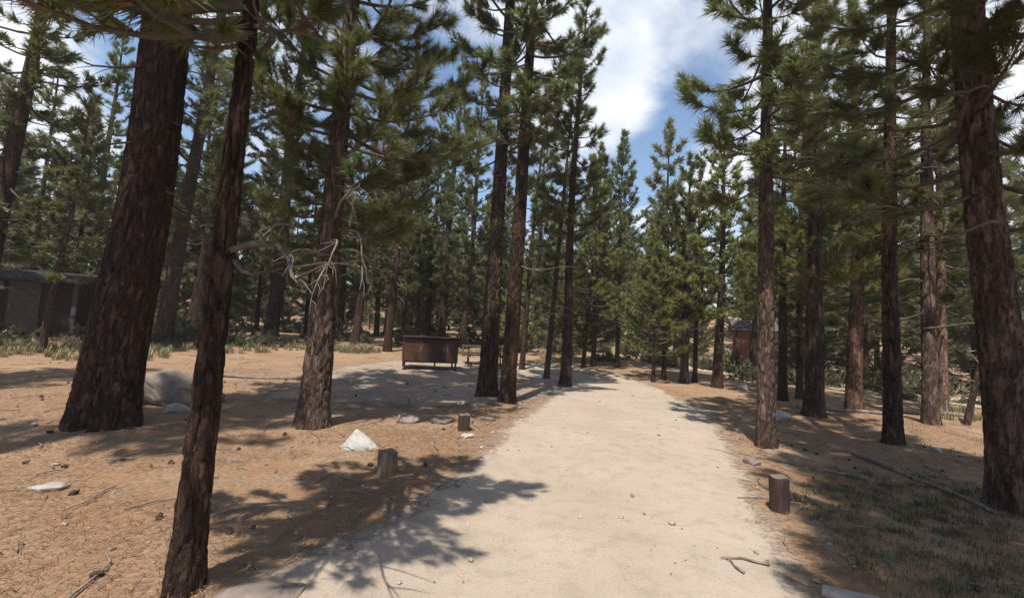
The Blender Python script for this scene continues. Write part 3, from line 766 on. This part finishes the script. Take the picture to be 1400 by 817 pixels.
# ------------------------------------------------------------------ rocks, posts, logs
def rock(name, x, y, size, mat, label, rz=0, seed=0, rough=.22, peak=None, sink=.25, cat='rock', group=None, z0=None):
    import bmesh
    rs = np.random.default_rng(int(seed * 100) + 5)
    if peak is not None:
        pts = [(-1, -.5, -.9), (-.5, -1, -.9), (.45, -1, -.9), (1, -.35, -.9), (.9, .7, -.9), (0, 1, -.9), (-.9, .6, -.9),
               (-.92, -.35, -.5), (-.35, -.9, -.35), (.5, -.85, -.5), (.92, -.2, -.45), (.45, -.2, .12), (.6, .55, -.4), (-.62, .1, .1), (-.36, -.18, .80), (-.20, .10, 1.), (.12, .02, .62), (-.75, -.05, -.1), (.62, -.5, -.25), (-.1, .75, -.2)]
        pts = [np.array(q) + rs.normal(size=3) * .03 for q in pts]
    else:
        d = rs.normal(size=(22, 3)); d /= np.linalg.norm(d, axis=1, keepdims=True); pts = list(d * (.82 + .3 * rs.random((22, 1))))
    bm = bmesh.new()
    for q in pts: bm.verts.new(q)
    bmesh.ops.convex_hull(bm, input=list(bm.verts))
    bmesh.ops.delete(bm, geom=[v for v in bm.verts if not v.link_faces], context='VERTS')
    bmesh.ops.bevel(bm, geom=list(bm.edges), offset=.05 if peak is not None else .11, segments=3, profile=.6, affect='EDGES', clamp_overlap=True)
    bmesh.ops.triangulate(bm, faces=list(bm.faces))
    bmesh.ops.subdivide_edges(bm, edges=list(bm.edges), cuts=2, use_grid_fill=True)
    bmesh.ops.triangulate(bm, faces=list(bm.faces)); bm.verts.index_update()
    V = np.array([v.co[:] for v in bm.verts]); F = np.array([[v.index for v in f.verts] for f in bm.faces]); bm.free()
    n = fbm(V[:, 0] * 2.4 + seed * 3.1 + V[:, 2] * 1.3, V[:, 1] * 2.4 + seed + V[:, 2] * 1.7, int(seed * 7), 5) - .48
    V = V * (1 + rough * .9 * n)[:, None]
    V = V * (np.array(size) / 2)
    m = Mesh(); m.add(V, F, 0, True)
    o = m.build(name, mat)
    o.location = (x, y, G(x, y) + size[2] * (.5 - sink) if z0 is None else z0); o.rotation_euler = (0, 0, rz)
    return tag(o, label, cat, group)

rock('pointed_rock', -1.87, 5.85, (.52, .36, .30), M['stone_white'], 'white pointed rock on the orange needles beside the square-cut post', .15, 1.3, .55, peak=1, sink=.22)
rock('boulder', -5.70, 7.85, (1.7, 1.1, .92), M['stone_dusty'], 'big dusty grey-brown boulder between the thickest trunk and the slim near pine', .3, 2.2, .5, sink=.24)
rock('pale_stone', -5.15, 7.02, (.34, .28, .22), M['stone'], 'light grey stone leaning at the foot of the big dusty boulder', .7, 3.1, .2)
SL = [(-1.62, 7.55, .52, .4, .16, 'flat slab behind the white pointed rock, leftmost of the row of kerb stones'), (-1.1, 7.62, .5, .36, .13, 'flat stone in the middle of the row of kerb stones before the pad'),
      (-.66, 7.75, .42, .3, .12, 'flat stone right behind the short far post'), (-.32, 8.0, .34, .28, .11, 'smallest flat stone at the road end of the row of kerb stones')]
for q, (x, y, a, b, c, lb) in enumerate(SL):
    rock('flat_stone', x, y, (a, b, c), M['stone_brown'], lb, q * .8, 4.1 + q, .18, sink=.3, group='kerb stones along the camping pad')
RK = [(6.05, 9.9, .62, .5, .3, 'stone', 'pale boulder just right of the slim sunlit roadside trunk'), (8.2, 15.4, .5, .4, .3, 'stone_white', 'small white rock on the ground beyond the slim sunlit roadside trunk'),
      (2.30, 2.93, .42, .3, .16, 'stone', 'pale rock at the bottom edge of the photo, right of the road'), (-4.0, 4.02, .30, .24, .09, 'stone', 'flat pale stone alone on the orange needles at the lower left'),
      (.25, 9.3, .22, .18, .12, 'stone', 'pale stone at the foot of the right of the two dark pines'), (1.35, 12.6, .2, .16, .12, 'stone_white', 'little white stone beside the straight roadside pine'),
      (1.0, 11.6, .26, .2, .12, 'stone', 'grey stone between the two dark pines and the straight roadside pine'), (-.55, 6.75, .3, .22, .06, 'stone_white', 'flat whitish stone lying in front of the short far post'),
      (3.45, 6.2, .26, .2, .12, 'stone_brown', 'brown stone at the road edge in front of the slim sunlit trunk'), (-1.35, 2.62, .5, .36, .10, 'stone_brown', 'low rounded stone half buried at the foot of the slim near pine'),
      (7.1, 7.35, .22, .18, .1, 'stone_white', 'small white stone right of the straight lone dark trunk')]
for q, (x, y, a, b, c, mt, lb) in enumerate(RK):
    rock('rock', x, y, (a, b, c), M[mt], lb, q * 1.1, 8.3 + q * .7, .2, sink=.3)

def post(x, y, w, h, rz, label, tilt=0, rnd=False, mat='post'):
    root = empty('wooden_post', (x, y, G(x, y)), rz, label, 'post', 'short barrier posts along the road')
    m = Mesh()
    if rnd: seg = 20
    else: seg = 32
    th = np.arange(seg) * TAU / seg
    pw = 2 if rnd else 9
    rr = (np.abs(np.cos(th)) ** pw + np.abs(np.sin(th)) ** pw) ** (-1 / pw) * w / 2
    zs = np.array([-.12, 0, .03, h * .2, h * .4, h * .6, h * .8, h - .02, h - .007, h])
    Vs = []
    for z in zs:
        k = 1 + .02 * np.sin(th * 7 + z * 9) + .015 * np.sin(th * 13) - (.06 if z == h else .015 if z == h - .007 else 0)
        Vs.append(np.stack([rr * k * np.cos(th) + tilt * z, rr * k * np.sin(th), 0 * th + z + (.006 * np.sin(th * 3) if z > h - .01 else 0)], 1))
    n = len(zs); i = np.arange(n - 1)[:, None] * seg + np.arange(seg)[None]; j = np.arange(n - 1)[:, None] * seg + (np.arange(seg)[None] + 1) % seg
    m.add(np.concatenate(Vs), np.stack([i, j, j + seg, i + seg], -1).reshape(-1, 4), 0, True)
    m.build('post_shaft', M[mat], root)
    e = Mesh(); top = np.concatenate([Vs[-1], [[tilt * h, 0, h + .002]]]); a = np.arange(seg)
    e.add(top, np.stack([a, (a + 1) % seg, 0 * a + seg], 1), 0, True)
    e.build('sawn_top', M['post_end'], root)
post(-1.27, 4.93, .17, .26, .72, 'square-cut wooden post beside the white pointed rock, its left face sunlit', .015, False, 'post_sunlit')
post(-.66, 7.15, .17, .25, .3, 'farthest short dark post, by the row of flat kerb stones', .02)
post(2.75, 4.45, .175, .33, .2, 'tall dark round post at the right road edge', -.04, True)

def log(name, a, b, r0, r1, label, mat='deadwood', bow=.04):
    a = np.array(a, float); b = np.array(b, float); ss = np.linspace(0, 1, 14)
    X = a[0] + (b[0] - a[0]) * ss + bow * np.sin(ss * 5); Y = a[1] + (b[1] - a[1]) * ss + bow * np.cos(ss * 4)
    r = r0 + (r1 - r0) * ss
    m = Mesh(); tube(m, np.stack([X, Y, gz(X, Y) + r * .75 + .01 * np.sin(ss * 9)], 1), r * (1 + .07 * np.sin(ss * 21)), 12, 0)
    tag(m.build(name, M[mat]), label, 'log')
log('fallen_log', (5.5, 7.0), (5.0, 4.55), .035, .02, 'long thin fallen log pointing at the thick red-barked pine')
log('fallen_log', (7.6, 11.6), (9.6, 11.0), .06, .04, 'fallen log in front of the pale pink-grey trunk')
log('fallen_log', (10.6, 12.0), (13.6, 11.6), .07, .05, 'weathered log on lit ground behind the lone dark trunk')
log('fallen_branch', (-8.9, 9.2), (-6.2, 8.4), .035, .015, 'thin fallen branch on the ground left of the thickest trunk')
log('fallen_branch', (-7.6, 11.2), (-5.0, 11.6), .05, .03, 'fallen branch behind the big dusty boulder')
log('fallen_branch', (4.6, 5.6), (3.7, 6.5), .02, .01, 'crooked thin branch in the shade right of the tall round post')

# dead stick leaning against the right-hand trees
root = empty('leaning_snag', (10.7, 10.35, G(10.7, 10.35)), 0, 'dark dead stem leaning toward the thick red-barked trunk', 'snag')
m = Mesh(); ss = np.linspace(0, 1, 10); tube(m, np.stack([ss * .75, ss * .2, -.1 + ss * 2.3], 1), .075 * (1 - .55 * ss), 10, 0); m.build('stem', M['bark'], root)
for q in range(3):
    m = Mesh(); z = 1.0 + q * .45; b = np.array([z / 2.3 * .75, z / 2.3 * .2, z]); d = np.array([-.5 + q * .4, .2, .35]); tube(m, np.stack([b, b + d * .4, b + d * .8]), np.array([.022, .014, .006]), 6, 0); m.build('branch_stub', M['twig'], root)

# ------------------------------------------------------------------ food locker
def locker():
    x0, y0, x1, y1 = -3.72, 14.9, -1.86, 15.45
    ang = math.atan2(y1 - y0, x1 - x0); W = math.hypot(x1 - x0, y1 - y0); D = .85; Hh = .84; z0 = .25; W *= .96
    root = empty('food_locker', ((x0 + x1) / 2, (y0 + y1) / 2 + D / 2, G((x0 + x1) / 2, (y0 + y1) / 2)), ang, 'brown steel animal-proof food locker on legs in front of the far trees', 'food locker')
    m = Mesh(); box(m, (0, 0, z0 + Hh / 2), (W, D, Hh), 0, None, .02); m.build('body', M['locker'], root)
    m = Mesh(); box(m, (0, -.03, z0 + Hh + .02), (W + .08, D + .14, .035), 0, None, .01); m.build('lid', M['locker'], root)
    m = Mesh(); box(m, (-W / 2 + .34, -D / 2 - .012, z0 + Hh / 2), (.62, .022, Hh - .10), 0, None, .006); d1 = m.build('door', M['locker_red'], root)
    d1['label'] = 'rust-red left door'
    m = Mesh(); box(m, (.10, -D / 2 - .012, z0 + Hh / 2), (.78, .022, Hh - .10), 0, None, .006); d2 = m.build('door', M['locker'], root)  # middle door left dark in place of the shadow across the front
    m = Mesh(); box(m, (W / 2 - .235, -D / 2 - .012, z0 + Hh / 2), (.43, .022, Hh - .10), 0, None, .006); d3 = m.build('door', M['locker_red'], root)
    d3['label'] = 'narrow rust-red right door'
    for d, hx in ((d1, -W / 2 + .58), (d2, .42), (d3, W / 2 - .38)):
        m = Mesh(); box(m, (hx, -D / 2 - .04, z0 + Hh * .55), (.03, .035, .18), 0, None, .008); box(m, (hx, -D / 2 - .03, z0 + Hh * .55), (.075, .012, .10), 0, None, .004); m.build('handle', M['steel'], d)
        m = Mesh(); 
    for sx in (-1, 1):
        for sy in (-1, 1):
            m = Mesh(); box(m, (sx * (W / 2 - .06), sy * (D / 2 - .06), z0 / 2 - .02), (.06, .06, z0 + .05), 0, None, .006); box(m, (sx * (W / 2 - .06), sy * (D / 2 - .06), .012), (.14, .14, .02), 0)
            m.build('leg', M['locker'], root)
    m = Mesh(); box(m, (.15, -D / 2 + .06, z0 / 2 - .02), (.05, .05, z0 + .05), 0); m.build('leg', M['locker'], root)
locker()

def picnic_table(x, y, rz, label):
    root = empty('picnic_table', (x, y, G(x, y)), rz, label, 'picnic table')
    m = Mesh()
    for q in range(5): box(m, (0, -.30 + q * .15, .74), (1.8, .14, .045), 0, None, .006)
    m.build('tabletop', M['table'], root)
    for s in (-1, 1):
        m = Mesh()
        for q in range(2): box(m, (0, s * (.62 + q * .145), .44), (1.8, .135, .045), 0, None, .006)
        m.build('bench', M['table'], root)
    for sx in (-.62, .62):
        for s in (-1, 1):
            m = Mesh(); box(m, (sx, s * .42, .36), (.05, .10, .84), 0, rotx(s * .48), .004); m.build('leg', M['table'], root)
        m = Mesh(); box(m, (sx + .05, 0, .40), (.04, 1.5, .09), 0, None, .004); m.build('crossbeam', M['table'], root)
picnic_table(-1.0, 17.7, .12, 'dark wooden picnic table with benches behind the two dark pines')

# ------------------------------------------------------------------ cabin at far left, hut at far right
def cabin():
    root = empty('cabin', (-20.3, 17.6, G(-20.3, 17.6)), math.radians(24), 'dark brown cabin under the pines at the far left', 'cabin')
    L, D, Hh = 5.6, 3.4, 2.1
    m = Mesh(); box(m, (0, 0, Hh / 2 + .05), (L, D, Hh), 0, None, .01); m.build('wall', M['cabin'], root)
    m = Mesh()
    e, ov = .45, .35
    V = []
    for x in (-L / 2 - ov, L / 2 + ov):
        V += [(x, -D / 2 - e, Hh - .08), (x, 0, Hh + .32), (x, D / 2 + e, Hh - .08), (x, -D / 2 - e, Hh + .02), (x, 0, Hh + .42), (x, D / 2 + e, Hh + .02)]
    F = [(3, 9, 10, 4), (4, 10, 11, 5), (0, 1, 7, 6), (1, 2, 8, 7), (0, 6, 9, 3), (2, 5, 11, 8), (0, 3, 4, 1), (1, 4, 5, 2), (6, 7, 10, 9), (7, 8, 11, 10)]
    m.add(V, F, 0, False); m.build('roof', M['cabin_roof'], root)
    for x in (-L / 2 + .004, L / 2 - .004):
        m = Mesh(); m.add([(x, -D / 2, Hh + .04), (x, D / 2, Hh + .04), (x, 0, Hh + .30)], [(0, 1, 2)], 0, False); m.build('gable', M['cabin'], root)
    for wx, ww in ((-.7, 1.5),):
        m = Mesh(); y = -D / 2 - .016; zc = 1.5
        box(m, (wx, y, zc + .40), (ww, .04, .05), 0); box(m, (wx, y - .01, zc - .40), (ww + .1, .08, .05), 0); box(m, (wx - ww / 2 + .03, y, zc), (.05, .036, .75), 0); box(m, (wx + ww / 2 - .03, y, zc), (.05, .036, .75), 0); box(m, (wx, y, zc), (.035, .034, .75), 0)
        w = m.build('window', M['grey_trim'], root)
        m = Mesh(); box(m, (wx, y + .006, zc), (ww - .06, .012, .75), 0); m.build('pane', M['glass'], w)
    m = Mesh(); box(m, (1.35, -D / 2 - .016, 1.05), (.9, .04, 1.98), 0, None, .008); d = m.build('door', M['hut_roof'], root)
    m = Mesh(); box(m, (1.0, -D / 2 - .055, 1.05), (.05, .05, .14), 0, None, .01); m.build('handle', M['steel'], d)
    m = Mesh(); box(m, (L / 2 + .012, -D / 2 - .012, 1.22), (.13, .13, 2.3), 0, None, .008); m.build('corner_board', M['hut_roof'], root)
    m = Mesh(); box(m, (L / 2 + .02, -D / 2 - .09, .95), (.13, .06, .32), 0, None, .01); n_ = m.build('notice_panel', M['grey_trim'], root); n_['label'] = 'small pale panel fixed to the corner of the cabin'
cabin()

def hut():
    root = empty('hut', (13.0, 23.6, G(13.0, 23.6)), -.35, 'small red-brown board hut half hidden behind the slim sunlit roadside trunk', 'hut')
    m = Mesh(); box(m, (0, 0, 1.05), (1.7, 1.7, 2.2), 0, None, .01); m.build('wall', M['hut'], root)
    m = Mesh()
    V = np.array([[-1.1, -1.1, 2.1], [1.1, -1.1, 2.1], [1.1, 1.1, 2.1], [-1.1, 1.1, 2.1], [-1.1, 0, 2.65], [1.1, 0, 2.65]])
    m.add(V, np.array([[0, 1, 5, 4], [2, 3, 4, 5]]), 0, False); m.add(V, np.array([[0, 4, 3], [1, 2, 5]]), 0, False); m.add(V, np.array([[0, 3, 2, 1]]), 0, False)
    m.build('roof', M['hut_roof'], root)
    m = Mesh(); box(m, (.15, -.862, .98), (.8, .03, 1.9), 0, None, .006); d = m.build('door', M['hut_roof'], root)
    m = Mesh(); box(m, (.45, -.89, 1.0), (.03, .04, .12), 0); m.build('handle', M['steel'], d)
    for sx in (-1, 1):
        m = Mesh(); box(m, (sx * .86, -.86, 1.05), (.08, .05, 2.18), 0, None, .004); m.build('corner_board', M['trim'] if 0 else M['hut_roof'], root)
hut()

# ------------------------------------------------------------------ air
m = Mesh(); box(m, (0, 0, 14.5), (1900, 1900, 35), 0)
kz = bpy.data.materials.new('haze'); kz.use_nodes = True; kz.node_tree.nodes.clear()
ho = kz.node_tree.nodes.new('ShaderNodeOutputMaterial'); hv = kz.node_tree.nodes.new('ShaderNodeVolumePrincipled')
hv.inputs['Color'].default_value = (.93, .95, .96, 1); hv.inputs['Density'].default_value = .0009; hv.inputs['Anisotropy'].default_value = .1
kz.node_tree.links.new(hv.outputs[0], ho.inputs['Volume'])
tag(m.build('haze', kz), 'thin pale summer haze between the trees', 'haze', kind='stuff')

# ------------------------------------------------------------------ sky, sun
SUN_EL = math.radians(63)
SH = np.array([.35, .937])                      # the way shadows fall on the ground
sd = np.array([-SH[0] * math.cos(SUN_EL), -SH[1] * math.cos(SUN_EL), math.sin(SUN_EL)])
world = bpy.data.worlds.new('World'); SC.world = world; world.use_nodes = True
nt = world.node_tree; nt.nodes.clear()
def wn(t, **k):
    n = nt.nodes.new(t)
    for a, b in k.items(): setattr(n, a, b)
    return n
sky = wn('ShaderNodeTexSky', sky_type='NISHITA', sun_disc=False)
sky.sun_elevation = SUN_EL; sky.sun_rotation = math.atan2(sd[0], sd[1]); sky.altitude = 600; sky.air_density = 1.25; sky.dust_density = .8; sky.ozone_density = 2.2
tc = wn('ShaderNodeTexCoord')
sep = wn('ShaderNodeSeparateXYZ'); nt.links.new(tc.outputs['Generated'], sep.inputs[0])
def wm(op, a, b=None):
    n = wn('ShaderNodeMath', operation=op)
    for i, v in enumerate((a, b)):
        if v is None: continue
        if isinstance(v, (int, float)): n.inputs[i].default_value = v
        else: nt.links.new(v, n.inputs[i])
    return n.outputs[0]
zc = wm('ADD', wm('MAXIMUM', sep.outputs[2], 0), .22)
cmb = wn('ShaderNodeCombineXYZ'); nt.links.new(wm('DIVIDE', sep.outputs[0], zc), cmb.inputs[0]); nt.links.new(wm('DIVIDE', sep.outputs[1], zc), cmb.inputs[1])
cn = wn('ShaderNodeTexNoise'); cn.inputs['Scale'].default_value = 2.1; cn.inputs['Detail'].default_value = 8; cn.inputs['Roughness'].default_value = .55; cn.inputs['Distortion'].default_value = .35
nt.links.new(cmb.outputs[0], cn.inputs['Vector'])
val = wm('MULTIPLY', wm('SUBTRACT', cn.outputs['Fac'], .5), 1.25)
CLOUDS = [((.13, .80, .55), .10, .36), ((.18, .80, .40), .05, .25), ((.54, .72, .42), .09, .45), ((-.60, .60, .50), .40, .12), ((-.72, .62, .30), .06, .3), ((-.50, .70, .52), .05, .3), ((-.62, .72, .38), .05, -.3), ((.30, .86, .26), .045, .38), ((.9, .5, .45), .3, .35),
          ((.285, .885, .325), .035, -.65), ((.23, .87, .36), .03, -.15), ((.36, .80, .46), .06, -.40), ((.10, .80, .47), .02, -.1), ((-.22, .90, .33), .09, -.55)]
for d, w, amp in CLOUDS:
    d = np.array(d); d = d / np.linalg.norm(d)
    dp = wn('ShaderNodeVectorMath', operation='DOT_PRODUCT'); nt.links.new(tc.outputs['Generated'], dp.inputs[0]); dp.inputs[1].default_value = d
    # gaussian-like bump in angle
    g = wm('POWER', wm('MAXIMUM', dp.outputs['Value'], 0), .69 / (1 - math.cos(w * 1.6)))
    val = wm('ADD', val, wm('MULTIPLY', g, amp))
mr = wn('ShaderNodeMapRange', interpolation_type='SMOOTHSTEP'); mr.inputs['From Min'].default_value = -.02; mr.inputs['From Max'].default_value = .34
nt.links.new(val, mr.inputs['Value'])
mx = wn('ShaderNodeMix', data_type='RGBA'); nt.links.new(mr.outputs[0], mx.inputs[0]); nt.links.new(sky.outputs[0], mx.inputs[6]); 
cs = wn('ShaderNodeTexNoise'); cs.inputs['Scale'].default_value = 3.4; cs.inputs['Detail'].default_value = 7; cs.inputs['Roughness'].default_value = .6; nt.links.new(cmb.outputs[0], cs.inputs['Vector'])
cr = wn('ShaderNodeValToRGB'); cr.color_ramp.elements[0].position = .34; cr.color_ramp.elements[0].color = (4.0, 4.5, 5.3, 1); cr.color_ramp.elements[1].position = .62; cr.color_ramp.elements[1].color = (6.3, 6.4, 6.6, 1)
nt.links.new(cs.outputs['Fac'], cr.inputs[0]); nt.links.new(cr.outputs[0], mx.inputs[7])
bg = wn('ShaderNodeBackground'); bg.inputs['Strength'].default_value = .125
nt.links.new(mx.outputs[2], bg.inputs['Color'])
wo = wn('ShaderNodeOutputWorld'); nt.links.new(bg.outputs[0], wo.inputs['Surface'])

sl = bpy.data.lights.new('sun', 'SUN'); sl.energy = 5.0; sl.use_shadow = True; sl.angle = math.radians(.53); sl.color = (1, .945, .86)
so = bpy.data.objects.new('sun', sl); COL.objects.link(so)
so.rotation_euler = Vector(sd).to_track_quat('Z', 'Y').to_euler(); so.location = (0, 0, 30)

# ------------------------------------------------------------------ camera
f_px, W, H = 600., 1400., 817.
pitch = math.atan(42 / 600); roll = math.radians(3.2)
F = Vector((0, math.cos(pitch), math.sin(pitch))); R0 = Vector((1, 0, 0)); U0 = R0.cross(F)
Rv = R0 * math.cos(roll) + U0 * math.sin(roll); Uv = -R0 * math.sin(roll) + U0 * math.cos(roll)
cam = bpy.data.cameras.new('camera'); co = bpy.data.objects.new('camera', cam); COL.objects.link(co)
mw = Matrix((Rv, Uv, -F)).transposed().to_4x4(); mw.translation = (0, 0, 1.65)
co.matrix_world = mw
cam.sensor_width = 36; cam.lens = 36 * f_px / W; cam.clip_start = .05; cam.clip_end = 2000
SC.camera = co
SC.view_settings.view_transform = 'Standard'; SC.view_settings.look = 'None'; SC.view_settings.exposure = .52; SC.view_settings.gamma = 1
SC.cycles.max_bounces = 6; SC.cycles.diffuse_bounces = 3; SC.cycles.transparent_max_bounces = 12
try: SC.cycles.use_denoising = True
except Exception: pass
